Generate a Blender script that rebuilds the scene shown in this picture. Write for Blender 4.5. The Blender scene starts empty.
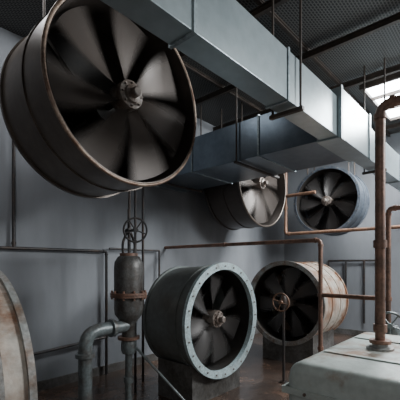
import bpy, math, random
from mathutils import Vector, Matrix
random.seed(4)
scene=bpy.context.scene

# ---------------------------------------------------------------- materials
def newmat(name):
    m=bpy.data.materials.new(name); m.use_nodes=True
    nt=m.node_tree; b=nt.nodes["Principled BSDF"]; return m,nt,b
def metal(name,base,second,amt=0.5,scale=3.0,rough=0.5,metallic=0.3,bump=0.1,stretch=(1,1,1),spread=0.12,fine=0.25):
    m,nt,b=newmat(name); N=nt.nodes; L=nt.links
    tc=N.new("ShaderNodeTexCoord"); mp=N.new("ShaderNodeMapping"); mp.inputs["Scale"].default_value=stretch
    L.new(tc.outputs["Object"],mp.inputs["Vector"])
    n1=N.new("ShaderNodeTexNoise"); n1.inputs["Scale"].default_value=scale; n1.inputs["Detail"].default_value=8; n1.inputs["Roughness"].default_value=0.65
    L.new(mp.outputs[0],n1.inputs["Vector"])
    r=N.new("ShaderNodeValToRGB"); c=1-amt
    r.color_ramp.elements[0].position=max(0,0.25+0.5*c-spread); r.color_ramp.elements[1].position=min(1,0.25+0.5*c+spread)
    r.color_ramp.elements[0].color=(*base,1); r.color_ramp.elements[1].color=(*second,1)
    L.new(n1.outputs["Fac"],r.inputs["Fac"])
    n2=N.new("ShaderNodeTexNoise"); n2.inputs["Scale"].default_value=scale*7; n2.inputs["Detail"].default_value=5
    L.new(mp.outputs[0],n2.inputs["Vector"])
    mr=N.new("ShaderNodeMapRange"); mr.inputs["From Min"].default_value=0.3; mr.inputs["From Max"].default_value=0.7
    mr.inputs["To Min"].default_value=1-fine; mr.inputs["To Max"].default_value=1+fine
    L.new(n2.outputs["Fac"],mr.inputs["Value"])
    mx=N.new("ShaderNodeVectorMath"); mx.operation='SCALE'
    L.new(r.outputs["Color"],mx.inputs[0]); L.new(mr.outputs[0],mx.inputs["Scale"])
    L.new(mx.outputs[0],b.inputs["Base Color"])
    b.inputs["Roughness"].default_value=rough; b.inputs["Metallic"].default_value=metallic
    if bump>0:
        bp=N.new("ShaderNodeBump"); bp.inputs["Strength"].default_value=bump; bp.inputs["Distance"].default_value=0.02
        L.new(n2.outputs["Fac"],bp.inputs["Height"]); L.new(bp.outputs[0],b.inputs["Normal"])
    return m
M={}
M['wall']=metal("painted_plaster",(0.235,0.245,0.262),(0.165,0.172,0.185),0.45,0.8,0.75,0,0.08,(1.3,1.3,0.35),0.25,0.05)
M['floor']=metal("oily_concrete",(0.06,0.045,0.038),(0.14,0.085,0.06),0.42,1.5,0.22,0,0.15)
M['galv']=metal("galvanised_sheet",(0.43,0.50,0.52),(0.29,0.35,0.375),0.45,1.8,0.3,0.6,0.03,(1,1,1),0.2,0.06)
M['galvb']=metal("blue_galvanised_sheet",(0.19,0.235,0.28),(0.10,0.135,0.175),0.45,2.2,0.28,0.6,0.03,(1,1,1),0.2,0.06)
M['galvrib']=metal("galvanised_rib",(0.32,0.38,0.40),(0.17,0.2,0.22),0.4,6,0.4,0.5,0.05)
M['bronze']=metal("weathered_bronze_paint",(0.15,0.125,0.105),(0.075,0.058,0.047),0.45,2.0,0.36,0.5,0.05,(1,1,1),0.2,0.1)
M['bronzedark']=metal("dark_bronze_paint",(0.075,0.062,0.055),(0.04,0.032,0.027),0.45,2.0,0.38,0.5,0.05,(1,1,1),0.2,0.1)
M['lip']=metal("rust_worn_lip",(0.28,0.21,0.16),(0.13,0.07,0.045),0.48,7,0.4,0.4,0.12)
M['teal']=metal("grey_green_paint",(0.18,0.20,0.195),(0.11,0.11,0.10),0.42,2.5,0.42,0.25,0.06,(1,1,1),0.18,0.1)
M['tealrim']=metal("pale_green_flange_paint",(0.47,0.58,0.60),(0.25,0.22,0.18),0.22,7,0.42,0.15,0.08)
M['rustdrum']=metal("rusty_cream_paint",(0.52,0.48,0.42),(0.27,0.13,0.07),0.45,2.6,0.5,0.1,0.15,(1,2.2,0.5),0.09)
M['rustrim']=metal("rusty_grey_rim",(0.30,0.31,0.30),(0.17,0.11,0.075),0.42,7,0.5,0.25,0.12)
M['dark']=metal("dark_interior",(0.016,0.015,0.014),(0.03,0.024,0.02),0.5,4,0.6,0.2,0.05)  # near-black tone for fan liners, back plates, motors and struts
M['hub']=metal("hub_iron",(0.32,0.28,0.25),(0.16,0.115,0.09),0.45,12,0.38,0.4,0.1)
M['bluerim']=metal("blue_grey_shell",(0.17,0.195,0.23),(0.08,0.095,0.12),0.45,4,0.35,0.5,0.06)
M['rust']=metal("rusty_pipe",(0.25,0.135,0.095),(0.13,0.08,0.06),0.5,7,0.5,0.25,0.12)
M['orange']=metal("brown_rust_pipe",(0.27,0.15,0.095),(0.14,0.085,0.06),0.4,7,0.55,0.2,0.12)
M['darkpipe']=metal("dark_pipe_paint",(0.04,0.038,0.038),(0.075,0.05,0.038),0.35,6,0.45,0.4,0.1)
M['body']=metal("grey_brown_casting",(0.125,0.125,0.12),(0.07,0.055,0.047),0.45,8,0.42,0.35,0.12)
M['greypipe']=metal("grey_pipe_paint",(0.16,0.185,0.188),(0.085,0.068,0.056),0.35,6,0.4,0.25,0.1)
M['tank']=metal("pale_green_tank_paint",(0.44,0.485,0.455),(0.27,0.17,0.11),0.34,3.2,0.5,0.05,0.08,(1,1,1),0.07,0.1)
M['concrete']=metal("dirty_concrete",(0.12,0.115,0.11),(0.06,0.053,0.046),0.5,4,0.85,0,0.3)
M['beam']=metal("brown_beam",(0.045,0.037,0.032),(0.075,0.055,0.042),0.45,5,0.55,0.3,0.1)

def blade_mat(name,c1,c2,met):
    m,nt,b=newmat(name); N=nt.nodes; L=nt.links
    uv=N.new("ShaderNodeUVMap"); sp=N.new("ShaderNodeSeparateXYZ"); L.new(uv.outputs[0],sp.inputs[0])
    pp=N.new("ShaderNodeMath"); pp.operation='PINGPONG'; pp.inputs[1].default_value=0.5; L.new(sp.outputs[0],pp.inputs[0])
    mr=N.new("ShaderNodeMapRange"); mr.interpolation_type='SMOOTHSTEP'; mr.inputs["From Max"].default_value=0.30; mr.inputs["To Min"].default_value=0.0; mr.inputs["To Max"].default_value=0.95
    L.new(pp.outputs[0],mr.inputs["Value"]); L.new(mr.outputs[0],b.inputs["Alpha"])
    r=N.new("ShaderNodeValToRGB"); r.color_ramp.elements[0].color=(*c1,1); r.color_ramp.elements[1].color=(*c2,1)
    L.new(sp.outputs[1],r.inputs[0]); L.new(r.outputs[0],b.inputs["Base Color"])
    b.inputs["Roughness"].default_value=0.48; b.inputs["Metallic"].default_value=met
    return m
M['bladeA']=blade_mat("spinning_blade_brown",(0.15,0.125,0.11),(0.062,0.05,0.043),0.35)
M['bladeB']=blade_mat("spinning_blade_dark",(0.12,0.112,0.108),(0.055,0.05,0.048),0.45)

m,nt,b=newmat("ceiling_grating"); N=nt.nodes; L=nt.links
tc=N.new("ShaderNodeTexCoord")
br=N.new("ShaderNodeTexBrick"); br.offset=0.5; br.inputs["Scale"].default_value=1; br.inputs["Brick Width"].default_value=0.05; br.inputs["Row Height"].default_value=0.03
br.inputs["Mortar Size"].default_value=0.006; br.inputs["Color1"].default_value=(0.008,0.008,0.008,1); br.inputs["Color2"].default_value=(0.012,0.012,0.012,1); br.inputs["Mortar"].default_value=(0.11,0.107,0.10,1)
L.new(tc.outputs["Object"],br.inputs["Vector"]); L.new(br.outputs["Color"],b.inputs["Base Color"]); b.inputs["Roughness"].default_value=0.6
M['grate']=m
m,nt,b=newmat("skylight_glass"); b.inputs["Emission Color"].default_value=(0.9,0.96,1,1); b.inputs["Emission Strength"].default_value=26; b.inputs["Base Color"].default_value=(0.9,0.9,0.9,1)
M['glow']=m

# ---------------------------------------------------------------- mesh helpers
def empty(name,loc=(0,0,0)):
    e=bpy.data.objects.new(name,None); scene.collection.objects.link(e); e.location=loc; e.empty_display_size=0.1; return e
def mk(name,verts,faces,mat,parent=None,smooth=True,angle=35,uvs=None):
    me=bpy.data.meshes.new(name); me.from_pydata([tuple(v) for v in verts],[],faces); 
    if uvs:
        l=me.uv_layers.new(name="UVMap")
        for lp in me.loops: l.data[lp.index].uv=uvs[lp.vertex_index]
    me.materials.append(M[mat]); me.update()
    if smooth:
        me.shade_smooth(); me.set_sharp_from_angle(angle=math.radians(angle))
    o=bpy.data.objects.new(name,me); scene.collection.objects.link(o)
    if parent:
        o.parent=parent; o.matrix_parent_inverse=Matrix.Translation(parent.location).inverted()
    return o
class G:
    def __init__(s): s.v=[]; s.f=[]
    def add(s,v,f):
        n=len(s.v); s.v+= [Vector(x) for x in v]; s.f+=[tuple(i+n for i in q) for q in f]; return s
    def box(s,a,b):
        x0,y0,z0=a; x1,y1,z1=b
        return s.add([(x0,y0,z0),(x1,y0,z0),(x1,y1,z0),(x0,y1,z0),(x0,y0,z1),(x1,y0,z1),(x1,y1,z1),(x0,y1,z1)],
          [(0,3,2,1),(4,5,6,7),(0,1,5,4),(1,2,6,5),(2,3,7,6),(3,0,4,7)])
    def lathe(s,prof,org,ax,seg=64,closed=False):
        ax=Vector(ax).normalized(); t=Vector((0,0,1)) if abs(ax.z)<0.9 else Vector((1,0,0))
        e1=ax.cross(t).normalized(); e2=ax.cross(e1); org=Vector(org)
        v=[];f=[]; n=len(prof)
        for r,z in prof:
            for i in range(seg):
                a=2*math.pi*i/seg; v.append(org+ax*z+(e1*math.cos(a)+e2*math.sin(a))*r)
        for j in range(n if closed else n-1):
            k=(j+1)%n
            for i in range(seg):
                i2=(i+1)%seg; f.append((j*seg+i,k*seg+i,k*seg+i2,j*seg+i2))
        if not closed:
            if prof[0][0]>1e-5: f.append(tuple(range(seg-1,-1,-1)) )
            if prof[-1][0]>1e-5: f.append(tuple((n-1)*seg+i for i in range(seg)))
        return s.add(v,f)
    def tube(s,pts,r,fil=None,seg=16):
        pts=[Vector(p) for p in pts]; fil=fil if fil is not None else r*2.2
        path=[pts[0]]
        for i in range(1,len(pts)-1):
            p=pts[i]; a=(pts[i-1]-p); b=(pts[i+1]-p); d=min(fil,a.length*0.49,b.length*0.49)
            A=p+a.normalized()*d; B=p+b.normalized()*d
            for k in range(7):
                t=k/6; path.append(A*(1-t)**2+p*2*t*(1-t)+B*t*t)
        path.append(pts[-1])
        T=[]
        for i in range(len(path)):
            q=path[min(i+1,len(path)-1)]-path[max(i-1,0)]; T.append(q.normalized())
        up=Vector((0,0,1)) if abs(T[0].z)<0.9 else Vector((1,0,0))
        nrm=(up-T[0]*up.dot(T[0])).normalized(); v=[];f=[]
        for i,p in enumerate(path):
            nrm=(nrm-T[i]*nrm.dot(T[i])).normalized(); bn=T[i].cross(nrm)
            for k in range(seg):
                a=2*math.pi*k/seg; v.append(p+(nrm*math.cos(a)+bn*math.sin(a))*r)
        for i in range(len(path)-1):
            for k in range(seg):
                k2=(k+1)%seg; f.append((i*seg+k,i*seg+k2,(i+1)*seg+k2,(i+1)*seg+k))
        f.append(tuple(range(seg-1,-1,-1))); f.append(tuple((len(path)-1)*seg+i for i in range(seg)))
        return s.add(v,f)
    def torus(s,c,ax,R,r,seg=32,ms=10):
        return s.lathe([(R+r*math.cos(2*math.pi*i/ms),r*math.sin(2*math.pi*i/ms)) for i in range(ms)],c,ax,seg,True)
    def obj(s,name,mat,parent=None,bevel=0,**k):
        o=mk(name,s.v,s.f,mat,parent,**k)
        if bevel:
            md=o.modifiers.new("bevel","BEVEL"); md.width=bevel; md.segments=3; md.limit_method='ANGLE'
        return o
def frame(ax):
    ax=Vector(ax).normalized(); t=Vector((0,0,1)); e1=ax.cross(t).normalized(); e2=ax.cross(e1); return ax,e1,e2

def pipe(name,runs,r,mat,collars=(),parent=None,flanges=()):
    par=parent or empty(name,runs[0][0])
    g=G()
    for run in runs: g.tube(run,r)
    g.obj("pipe_run",mat,par)
    c=G()
    for run in runs:
        P=[Vector(p) for p in run]
        for i in range(1,len(P)-1):
            for q in (P[i-1],P[i+1]):
                d=(q-P[i]); 
                if d.length>r*6:
                    d.normalize(); c.lathe([(r*1.3,-r*.5),(r*1.3,r*.5)],P[i]+d*r*2.4,d,16)
    for p,ax in collars: c.lathe([(r*1.35,-r*.8),(r*1.35,r*.8)],p,ax,16)
    for p,ax in flanges:
        c.lathe([(r*2.1,-r*.35),(r*2.1,r*.35)],p,ax,24)
    if c.v: c.obj("couplings",mat,par)
    return par
def handwheel(g,c,ax,R,r=0.009,spokes=5):
    a,e1,e2=frame(ax) if abs(Vector(ax).z)<.9 else (Vector(ax),Vector((1,0,0)),Vector((0,1,0)))
    c=Vector(c); g.torus(c,ax,R,r)
    for i in range(spokes):
        t=2*math.pi*i/spokes+.3; g.tube([c,c+(e1*math.cos(t)+e2*math.sin(t))*R],r*.7,seg=8)
    g.lathe([(r*2.4,-r*2),(r*2.4,r*2)],c,ax,16)

# ---------------------------------------------------------------- fan unit
def fan(name,C,ax,R,Ln,shell,rim,blade,n=7,flange=0.06,bolts=20,hubd=0.06,pedestal=False,bands=(0.5,),taper=0.0,span=0.8,hubr=0.13,rot=0.2,hang=None,band_mat=None):
    C=Vector(C); a,e1,e2=frame(ax); par=empty(name,C); t=0.022
    g=G(); Rb=R*(1-taper)
    g.lathe([(R-flange*.35,0.0),(Rb-flange*.35,Ln),(Rb-flange*.35-t,Ln),(R-flange*.35-t,0.0)],C,a,96,True).obj("shell",shell,par)
    g=G(); ro=R; ri=R-max(flange,0.035)
    if bolts==0: g.torus(C+a*.01,a,R-flange*.4,.018,96,12); g.obj("front_flange",rim,par)
    else: g.lathe([(ri,-0.012),(ro,-0.012),(ro,0.03),(ro-flange*.4,0.03),(ri-0.0,0.05)],C,a,96,True).obj("front_flange",rim,par,angle=50)
    g=G()
    for bz in bands:
        rr=R-(R-Rb)*bz-flange*.35; g.lathe([(rr-.005,Ln*bz-.015),(rr+.012,Ln*bz-.015),(rr+.012,Ln*bz+.015),(rr-.005,Ln*bz+.015)],C,a,96,True)
    rr=Rb-flange*.35; g.lathe([(rr-.03,Ln-.03),(rr+.02,Ln-.03),(rr+.02,Ln+.005),(rr-.03,Ln+.005)],C,a,96,True)
    g.obj("stiffening_bands",band_mat or shell,par)
    if bolts:
        g=G(); rb=(ro+ri)/2
        for i in range(bolts):
            q=2*math.pi*i/bolts; g.lathe([(0.010,-.024),(0.010,-.008)],C+(e1*math.cos(q)+e2*math.sin(q))*rb,a,6)
        g.obj("bolts","hub",par)
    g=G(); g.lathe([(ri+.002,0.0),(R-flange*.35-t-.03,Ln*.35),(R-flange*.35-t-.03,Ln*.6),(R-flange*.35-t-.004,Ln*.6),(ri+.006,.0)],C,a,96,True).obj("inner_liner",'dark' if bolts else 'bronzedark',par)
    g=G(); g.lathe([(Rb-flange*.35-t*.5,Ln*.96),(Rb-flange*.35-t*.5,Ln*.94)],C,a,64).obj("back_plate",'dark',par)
    V=[];F=[];UV=[]; nr=8; na=12; r0=R*hubr*.8; r1=R-flange-.045
    for b in range(n):
        base=rot+2*math.pi*b/n; o=len(V)
        for i in range(nr+1):
            fr=i/nr; r=r0+(r1-r0)*fr; sp=(2*math.pi/n)*span*(1.0+.12*math.sin(fr*3))
            pitch=R*0.17*(1-.45*fr)
            for j in range(na+1):
                s=j/na; q=base+(s-.5)*sp+fr*.18
                z=hubd+.05+(s-.5)*pitch + .02*math.sin(s*math.pi)
                V.append(C+a*z+(e1*math.cos(q)+e2*math.sin(q))*r); UV.append((s,fr))
        for i in range(nr):
            for j in range(na):
                k=o+i*(na+1)+j; F.append((k,k+1,k+na+2,k+na+1))
    mk("blades",V,F,blade,par,uvs=UV)
    g=G(); hr=R*hubr
    g.lathe([(hr*.28,hubd-.12),(hr*.34,hubd-.115),(hr*.36,hubd-.06),(hr*.62,hubd-.055),(hr*.66,hubd-.03),(hr,hubd-.025),(hr*1.03,hubd-.01),(hr*1.03,hubd+.14),(hr*.6,hubd+.16)],C,a,40)
    for i in range(8):
        q=2*math.pi*i/8; g.lathe([(hr*.08,hubd-.048),(hr*.08,hubd-.02)],C+(e1*math.cos(q)+e2*math.sin(q))*hr*.82,a,6)
    g.obj("hub",'hub',par)
    g=G(); g.lathe([(R*.17,Ln*.5),(R*.2,Ln*.55),(R*.2,Ln*.9),(R*.1,Ln*.95)],C,a,32)
    g.tube([C+a*(hubd+.1),C+a*Ln*.6],R*.04)
    for i in range(4):
        q=math.pi/4+math.pi*i/2; d=e1*math.cos(q)+e2*math.sin(q); g.tube([C+a*Ln*.75,C+a*Ln*.75+d*(R-flange*.4-.03)],.022,seg=8)
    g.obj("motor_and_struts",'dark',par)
    if pedestal:
        w=R*.66; V=[];hz=C.z; rr=R-flange*.35+.004; h=Vector((0,0,1)); e=e1
        prof=[(-w,0.0),(w,0.0),(w,hz-math.sqrt(rr*rr-w*w))]
        for i in range(1,24):
            x=w-2*w*i/24; prof.append((x,hz-math.sqrt(rr*rr-x*x)))
        prof.append((-w,hz-math.sqrt(rr*rr-w*w)))
        z0=.10; z1=Ln-.06; m=len(prof); base=Vector((C.x,C.y,0))
        for z in (z0,z1):
            for x,y in prof: V.append(base+a*z+e*x+h*y)
        F=[tuple(range(m)),tuple(range(2*m-1,m-1,-1))]+[(i,i+m,(i+1)%m+m,(i+1)%m) for i in range(m)]
        mk("concrete_saddle",V,F,'concrete',par,smooth=False)
    if hang:
        g=G()
        for z in (Ln*.2,Ln*.8):
            for s in (-1,1):
                p=C+a*z+e1*s*R*.62; q=math.sqrt(R*R-(R*.62)**2)
                g.tube([(p.x,p.y,C.z+q-.05),(p.x,p.y,hang)],.013,seg=8)
        g.obj("hanger_rods",'beam',par)
    return par

# ---------------------------------------------------------------- room
H=4.4; U0,U1,V0,V1=-1.6,8.3,-2.6,4.5
def slab(name,a,b,mat): return G().box(a,b).obj(name,mat,smooth=False)
slab("floor",(U0,V0,-.1),(U1,V1,0),'floor')
slab("wall_back",(U0,V1,0),(U1+.1,V1+.1,H),'wall')
slab("wall_right",(U1,V0,0),(U1+.1,V1,H),'wall')
slab("wall_left",(U0-.1,V0,0),(U0,V1,H),'wall')
slab("wall_front",(U0-.1,V0-.1,0),(U1+.1,V0,H),'wall')
slab("ceiling",(U0,V0,H),(U1,V1,H+.1),'grate')
slab("baseboard_back",(U0,V1-.02,0),(U1,V1,.12),'concrete')
slab("baseboard_right",(U1-.02,V0,0),(U1,V1-.02,.12),'concrete')
def ibeam(g,p0,p1,w,h,axis):
    x0,y0,z0=p0; x1,y1,_=p1; t=.012
    if axis=='x':
        g.box((x0,y0-w/2,z0-t),(x1,y0+w/2,z0)); g.box((x0,y0-w/2,z0-h),(x1,y0+w/2,z0-h+t)); g.box((x0,y0-t/2,z0-h+t),(x1,y0+t/2,z0-t))
    else:
        g.box((x0-w/2,y0,z0-t),(x0+w/2,y1,z0)); g.box((x0-w/2,y0,z0-h),(x0+w/2,y1,z0-h+t)); g.box((x0-t/2,y0,z0-h+t),(x0+t/2,y1,z0-t))
g=G()
for y in (-1.9,-.9,.1,.55,2.0,2.6,3.4): ibeam(g,(U0,y,H),(U1,y,H),.04,.05,'x')
g.obj("ceiling_joist",'beam',smooth=False)
g=G()
for x in (-.2,1.0,2.1,3.2,4.3,5.4,7.6): ibeam(g,(x,V0,H-.051),(x,V1,H-.051),.05,.08,'y')
g.obj("ceiling_girder",'beam',smooth=False)
pipe("ceiling_conduit",[[(U0,.33,4.22),(5.0,.33,4.22),(5.0,V0,4.22)],[(1.55,.33,4.22),(1.55,V0,4.22)]],.014,'beam')

sk=empty("skylight",(6.5,1.2,H-.03))
G().box((5.75,.7,H-.03),(7.3,1.75,H-.01)).obj("glass",'glow',sk,smooth=False)
g=G()
for a,b in (((5.7,.65),(7.35,.7)),((5.7,1.75),(7.35,1.8)),((5.7,.7),(5.75,1.75)),((7.3,.7),(7.35,1.75)),((6.2,.7),(6.23,1.75)),((6.75,.7),(6.78,1.75))):
    g.box((a[0],a[1],H-.08),(b[0],b[1],H-.001))
g.obj("frame",'beam',sk,smooth=False)

# ---------------------------------------------------------------- ducts
dz0,dz1=2.92,3.325; dy0,dy1=1.35,1.54; cx0,cx1=3.61,4.54; cz1=3.40
d=empty("ventilation_duct",(4,1.45,3.1))
G().box((U0+.001,dy0,dz0),(U1-.001,dy1,dz1)).obj("main_duct",'galv',d,bevel=.004)
G().box((cx0,dy1+.03,dz0-.002),(cx1,V1-.001,cz1)).obj("branch_duct",'galvb',d,bevel=.004)
G().box((cx0-.01,dy0-.03,dz0-.02),(cx1+.01,dy1+.03,cz1+.02)).obj("junction_box",'galv',d,bevel=.004)
g=G()
def ribx(x,w=.012,e=.012):
    g.box((x-w,dy0-e,dz0-e),(x+w,dy0,dz1+e)); g.box((x-w,dy1,dz0-e),(x+w,dy1+e,dz1+e))
    g.box((x-w,dy0,dz0-e),(x+w,dy1,dz0)); g.box((x-w,dy0,dz1),(x+w,dy1,dz1+e))
for x in (-.6,.5,1.45,2.55,5.3,6.2,7.1,8.0): ribx(x)
def riby(y,w=.012,e=.014):
    g.box((cx0-e,y-w,dz0-e),(cx0,y+w,cz1+e)); g.box((cx1,y-w,dz0-e),(cx1+e,y+w,cz1+e))
    g.box((cx0,y-w,dz0-e),(cx1,y+w,dz0)); g.box((cx0,y-w,cz1),(cx1,y+w,cz1+e))
for y in (2.3,3.4,4.44): riby(y)
for x in (cx0,cx1): g.box((x-.02,dy0-.045,dz0-.035),(x+.02,dy0-.03,cz1+.03))
g.obj("joint_flanges",'galvrib',d,smooth=False)
g=G()
for x in (.2,2.7,5.2):
    for y in (dy0-.035,dy1+.035): g.tube([(x,y,dz0-.03),(x,y,H)],.011,seg=8)
    g.box((x-.02,dy0-.06,dz0-.045),(x+.02,dy1+.06,dz0-.016))
for y in (2.6,4.1):
    for x in (cx0-.04,cx1+.04): g.tube([(x,y,dz0-.03),(x,y,H)],.011,seg=8)
    g.box((cx0-.07,y-.02,dz0-.045),(cx1+.07,y+.02,dz0-.019))
g.obj("hanger_rods",'beam',d)

# ---------------------------------------------------------------- fans
fan("axial_fan",(1.93,2.53,3.137),(0,1,0),.82,.83,'bronze','lip','bladeA',n=7,flange=.028,bolts=0,bands=(.45,),hubr=.15,hang=H,rot=.1,hubd=.06,span=.8)
fan("axial_fan",(5.42,3.33,3.07),(0,1,0),.79,.74,'bronzedark','bronze','bladeA',n=7,flange=.035,bolts=0,bands=(.5,),hubr=.13,hang=H,rot=.4)
fan("axial_fan",(6.91,2.84,2.90),(1,0,0),.68,.56,'bluerim','bluerim','bladeB',n=7,flange=.05,bolts=16,bands=(.5,),hubr=.14,hang=H,rot=.3)
fan("exhaust_blower",(3.325,2.60,.94),(0,1,0),.69,.74,'teal','tealrim','bladeB',n=7,flange=.085,bolts=24,pedestal=True,hubr=.15,hubd=.12,taper=.05,bands=(.25,))
fan("exhaust_blower",(5.14,2.80,.98),(1,0,0),.69,1.0,'rustdrum','rustrim','bladeB',n=7,flange=.07,bolts=20,pedestal=True,hubr=.12,bands=(.35,.7),hubd=.12)
fan("exhaust_blower",(-.35,2.38,.91),(1,0,0),.69,1.07,'rustdrum','rustrim','bladeB',n=7,flange=.07,bolts=20,pedestal=True,hubr=.12,bands=(.3,.62,.86),hubd=.12,band_mat='rustrim')

# ---------------------------------------------------------------- gate valve assembly
vx,vy=2.36,3.19
v=empty("gate_valve",(vx,vy,1.3))
g=G(); g.lathe([(.075,.80),(.075,.95),(.11,1.0),(.15,1.05),(.16,1.12),(.16,1.25)],(vx,vy,0),(0,0,1),32)
g.lathe([(.16,1.29),(.162,1.56),(.155,1.63),(.12,1.69),(.06,1.72)],(vx,vy,0),(0,0,1),32)
g.obj("body",'body',v)
g=G(); g.lathe([(.20,1.245),(.20,1.268)],(vx,vy,0),(0,0,1),32); g.lathe([(.20,1.272),(.20,1.295)],(vx,vy,0),(0,0,1),32)
for i in range(10):
    q=2*math.pi*i/10; g.lathe([(.012,1.22),(.012,1.32)],(vx+.18*math.cos(q),vy+.18*math.sin(q),0),(0,0,1),6)
g.lathe([(.12,.78),(.12,.81)],(vx,vy,0),(0,0,1),24); g.lathe([(.1,1.70),(.1,1.73)],(vx,vy,0),(0,0,1),24)
g.obj("flanges",'rust',v)
g=G()
for s in (-1,1): g.tube([(vx+s*.075,vy,1.72),(vx+s*.085,vy,1.84),(vx+s*.02,vy,1.97)],.014,.05,8)
g.tube([(vx,vy,1.72),(vx,vy,2.22)],.014,seg=8)
g.tube([(vx,vy,1.98),(vx,vy-.12,1.98)],.014,seg=8); g.lathe([(.03,-.03),(.03,.03)],(vx,vy,1.98),(0,1,0),16)
handwheel(g,(vx,vy-.12,1.98),(0.35,1,0.1),.13,.011,5)
g.obj("yoke_and_handwheel",'darkpipe',v)
g=G(); g.tube([(vx,vy,.0),(vx,vy,.8)],.04); g.lathe([(.09,.0),(.09,.02)],(vx,vy,0),(0,0,1),24)
g.lathe([(.07,.62),(.085,.66),(.085,.74),(.07,.78)],(vx,vy,0),(0,0,1),24); g.lathe([(.055,.3),(.055,.36)],(vx,vy,0),(0,0,1),24)
g.obj("stand_pipe",'greypipe',v)
g=G(); g.tube([(vx,vy,.93),(1.83,vy,.93),(1.83,vy,.0)],.068,.17,24)
g.lathe([(.095,-.02),(.095,.02)],(2.14,vy,.93),(1,0,0),24); g.lathe([(.095,-.02),(.095,.02)],(1.83,vy,.70),(0,0,1),24); g.lathe([(.11,0),(.11,.03)],(1.83,vy,0),(0,0,1),24)
g.obj("elbow_pipe",'greypipe',v)
G().tube([(vx+.04,vy-.02,.72),(2.72,2.45,.0)],.014,seg=8).obj("brace_rod",'greypipe',v)

# ---------------------------------------------------------------- pipes
pw=4.43
pipe("wall_conduit",[[(U0,pw,1.80),(2.88,pw,1.80),(2.88,pw,0)],[(1.61,pw,1.80),(1.61,pw,3.6)],[(2.88,pw,.55),(1.0,pw,.45)]],.02,'darkpipe',collars=[((1.61,pw,1.86),(0,0,1)),((.9,pw,1.8),(1,0,0)),((2.88,pw,.55),(0,0,1))])
pipe("wall_conduit",[[(2.93,pw,1.84),(3.9,pw,1.84)],[(3.9,pw,1.84),(3.9,pw,1.2)]],.016,'darkpipe')
pipe("riser_pipe",[[(2.60,3.5,H),(2.60,3.5,0)]],.016,'darkpipe',collars=[((2.6,3.5,2.1),(0,0,1))])
pipe("riser_pipe",[[(2.72,3.54,H),(2.72,3.54,0)]],.016,'darkpipe',collars=[((2.72,3.54,1.9),(0,0,1))])
pipe("riser_pipe",[[(3.05,3.8,H),(3.05,3.8,0)]],.018,'darkpipe',collars=[((3.05,3.8,1.2),(0,0,1))])
pipe("rusty_pipe",[[(4.10,V1,1.90),(4.10,1.74,1.90),(4.10,1.74,0)],[(4.10,1.74,1.24),(4.10,1.0,1.24)],[(4.10,1.0,0),(4.10,1.0,2.2),(4.10,-.6,2.2)]],.026,'rust',
     collars=[((4.10,3.2,1.9),(0,1,0)),((4.10,1.74,1.24),(0,0,1)),((4.10,1.0,1.24),(0,0,1)),((4.10,1.74,.6),(0,0,1))])
pipe("rusty_pipe",[[(6.7,3.60,H),(6.7,3.60,2.25),(6.7,.3,2.25),(6.7,.3,0)],[(6.7,1.3,2.25),(6.7,1.3,0)],[(6.7,3.6,3.05),(6.7,2.95,3.05)]],.033,'orange',collars=[((6.7,3.6,2.8),(0,0,1)),((6.7,1.3,2.25),(0,1,0))])
pipe("rusty_standpipe",[[(2.72,.717,1.04),(2.72,.717,2.74),(2.72,-.9,2.74)]],.034,'rust',collars=[((2.72,.717,1.75),(0,0,1)),((2.72,.717,1.15),(0,0,1))],flanges=[((2.72,.717,1.055),(0,0,1)),((2.72,-.9,2.74),(0,1,0))])
pipe("wall_conduit",[[(8.24,3.3,1.70),(8.24,2.2,1.70),(8.24,2.2,.0)],[(8.24,2.5,1.7),(8.24,2.5,.3)],[(8.24,2.9,1.7),(8.24,2.9,.6)],[(8.24,3.3,1.7),(8.24,3.3,.0)]],.022,'darkpipe')
mv=empty("valve_stand",(4.3,2.34,.6))
g=G(); g.tube([(4.3,2.34,0),(4.3,2.34,1.15)],.018); g.lathe([(.05,0),(.05,.02)],(4.3,2.34,0),(0,0,1),20); g.lathe([(.03,1.02),(.045,1.06),(.045,1.14),(.03,1.18)],(4.3,2.34,0),(0,0,1),20); g.obj("stand",'darkpipe',mv)
g=G(); handwheel(g,(4.22,2.34,1.10),(1,0,0),.12,.010,4); g.tube([(4.3,2.34,1.1),(4.22,2.34,1.1)],.014); g.obj("handwheel",'orange',mv)
mv=empty("valve_stand",(3.6,.84,.5))
g=G(); g.tube([(3.6,.84,0),(3.6,.84,1.0)],.03); g.lathe([(.06,0),(.06,.02)],(3.6,.84,0),(0,0,1),20); g.lathe([(.04,.86),(.06,.9),(.06,1.0),(.04,1.04)],(3.6,.84,0),(0,0,1),20); g.obj("stand",'greypipe',mv)
g=G(); handwheel(g,(3.5,.84,1.05),(1,0,0),.12,.01,5); g.tube([(3.6,.84,.98),(3.6,.84,1.05),(3.5,.84,1.05)],.014,.02); g.obj("handwheel",'greypipe',mv)

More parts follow.
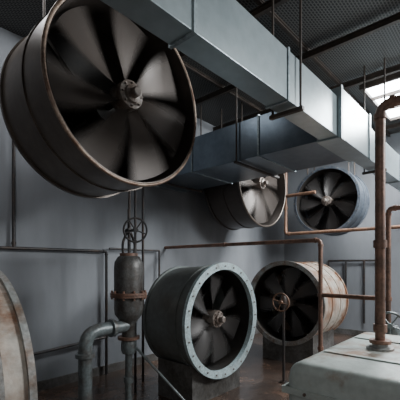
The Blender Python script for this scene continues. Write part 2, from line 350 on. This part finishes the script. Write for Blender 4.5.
# ---------------------------------------------------------------- tank
tk=empty("receiver_tank",(2.7,.5,.5))
y0,y1=-.35,1.08; zt=1.0; rr=.11
def arc(cy,cz,r,a0,a1,n=8): return [(cy+r*math.cos(math.radians(a0+(a1-a0)*i/n)),cz+r*math.sin(math.radians(a0+(a1-a0)*i/n))) for i in range(n+1)]
prof=[(y1,.06)]+arc(y1-rr,zt-rr,rr,0,90)+arc(y0+rr,zt-rr,rr,90,180)+[(y0,.06)]
stations=[(2.0,.06),(2.008,.035),(2.03,.012),(2.06,.0),(3.34,.0),(3.37,.012),(3.392,.035),(3.4,.06)]
cy=(y0+y1)/2; V=[];F=[]; m_=len(prof)
for x,ins in stations:
    for y,z in prof: 
        V.append((x, cy+(y-cy)*(1-ins/.7), (z-ins if z>.5 else z)))
for i in range(len(stations)-1):
    for k in range(m_):
        k2=(k+1)%m_; F.append((i*m_+k,(i+1)*m_+k,(i+1)*m_+k2,i*m_+k2))
F.append(tuple(range(m_))); F.append(tuple((len(stations)-1)*m_+k for k in range(m_-1,-1,-1)))
mk("casing",V,F,'tank',tk,angle=50)
g=G()
g.box((1.985,y0-.015,.80),(3.415,y0,.84)); g.box((1.985,y1,.80),(3.415,y1+.015,.84)); g.box((1.985,y0,.80),(2.0,y1,.84)); g.box((3.4,y0,.80),(3.415,y1,.84))
for x in (2.38,3.0): g.box((x-.018,y0+.1,zt-.002),(x+.018,y1-.1,zt+.010))
g.obj("seams",'tank',tk,smooth=False)
g=G()
for i in range(9):
    g.lathe([(.010,0),(.010,.012)],(2.08+i*.155,y1+.015,.82),(0,1,0),6)
for i in range(8): g.lathe([(.010,0),(.010,.012)],(1.985,y0+.1+i*.17,.82),(-1,0,0),6)
g.obj("rivets",'hub',tk)
g=G()
for x in (2.15,3.1): g.box((x,y0+.1,0),(x+.15,y1-.1,.07))
g.obj("feet",'concrete',tk,smooth=False)
g=G(); g.lathe([(.09,.998),(.09,1.015),(.055,1.02),(.05,1.038)],(2.72,.717,0),(0,0,1),24); g.obj("pipe_boss",'rustrim',tk)

# ---------------------------------------------------------------- lights
def area(name,loc,tgt,sx,sy,e,col=(1,1,1)):
    l=bpy.data.lights.new(name,'AREA'); l.shape='RECTANGLE'; l.size=sx; l.size_y=sy; l.energy=e; l.color=col
    o=bpy.data.objects.new(name,l); scene.collection.objects.link(o); o.location=loc
    o.rotation_euler=(Vector(tgt)-Vector(loc)).to_track_quat('-Z','Y').to_euler(); return o
area("overhead_area_light",(6.5,.9,4.25),(5.6,1.5,0),1.3,.9,330,(.92,.97,1))  # area light under the skylight glass
area("added_area_light",(5.0,-2.2,3.7),(2.8,3.3,2.0),1.4,.9,270,(.94,.98,1))  # added key light from the right; no fixture stands there
area("added_area_light",(-1.3,-.8,3.0),(2.2,4.2,1.8),1.4,1.2,28,(1,.97,.93))  # added weak fill from the left, without a fixture
area("overhead_area_light",(1.2,3.4,4.25),(1.2,3.9,1.0),1.8,.7,28,(.95,.97,1))  # added fill near the back wall; no skylight opens above it
w=bpy.data.worlds.new("world"); scene.world=w; w.use_nodes=True; w.node_tree.nodes["Background"].inputs[0].default_value=(.1,.12,.15,1); w.node_tree.nodes["Background"].inputs[1].default_value=.3

cam=bpy.data.cameras.new("camera"); co=bpy.data.objects.new("camera",cam); scene.collection.objects.link(co)
co.location=(0,0,1.6); co.rotation_euler=(math.radians(90),0,math.radians(-48)); cam.lens=31.5; cam.sensor_width=36; cam.shift_y=.1625; cam.clip_start=.05
scene.camera=co
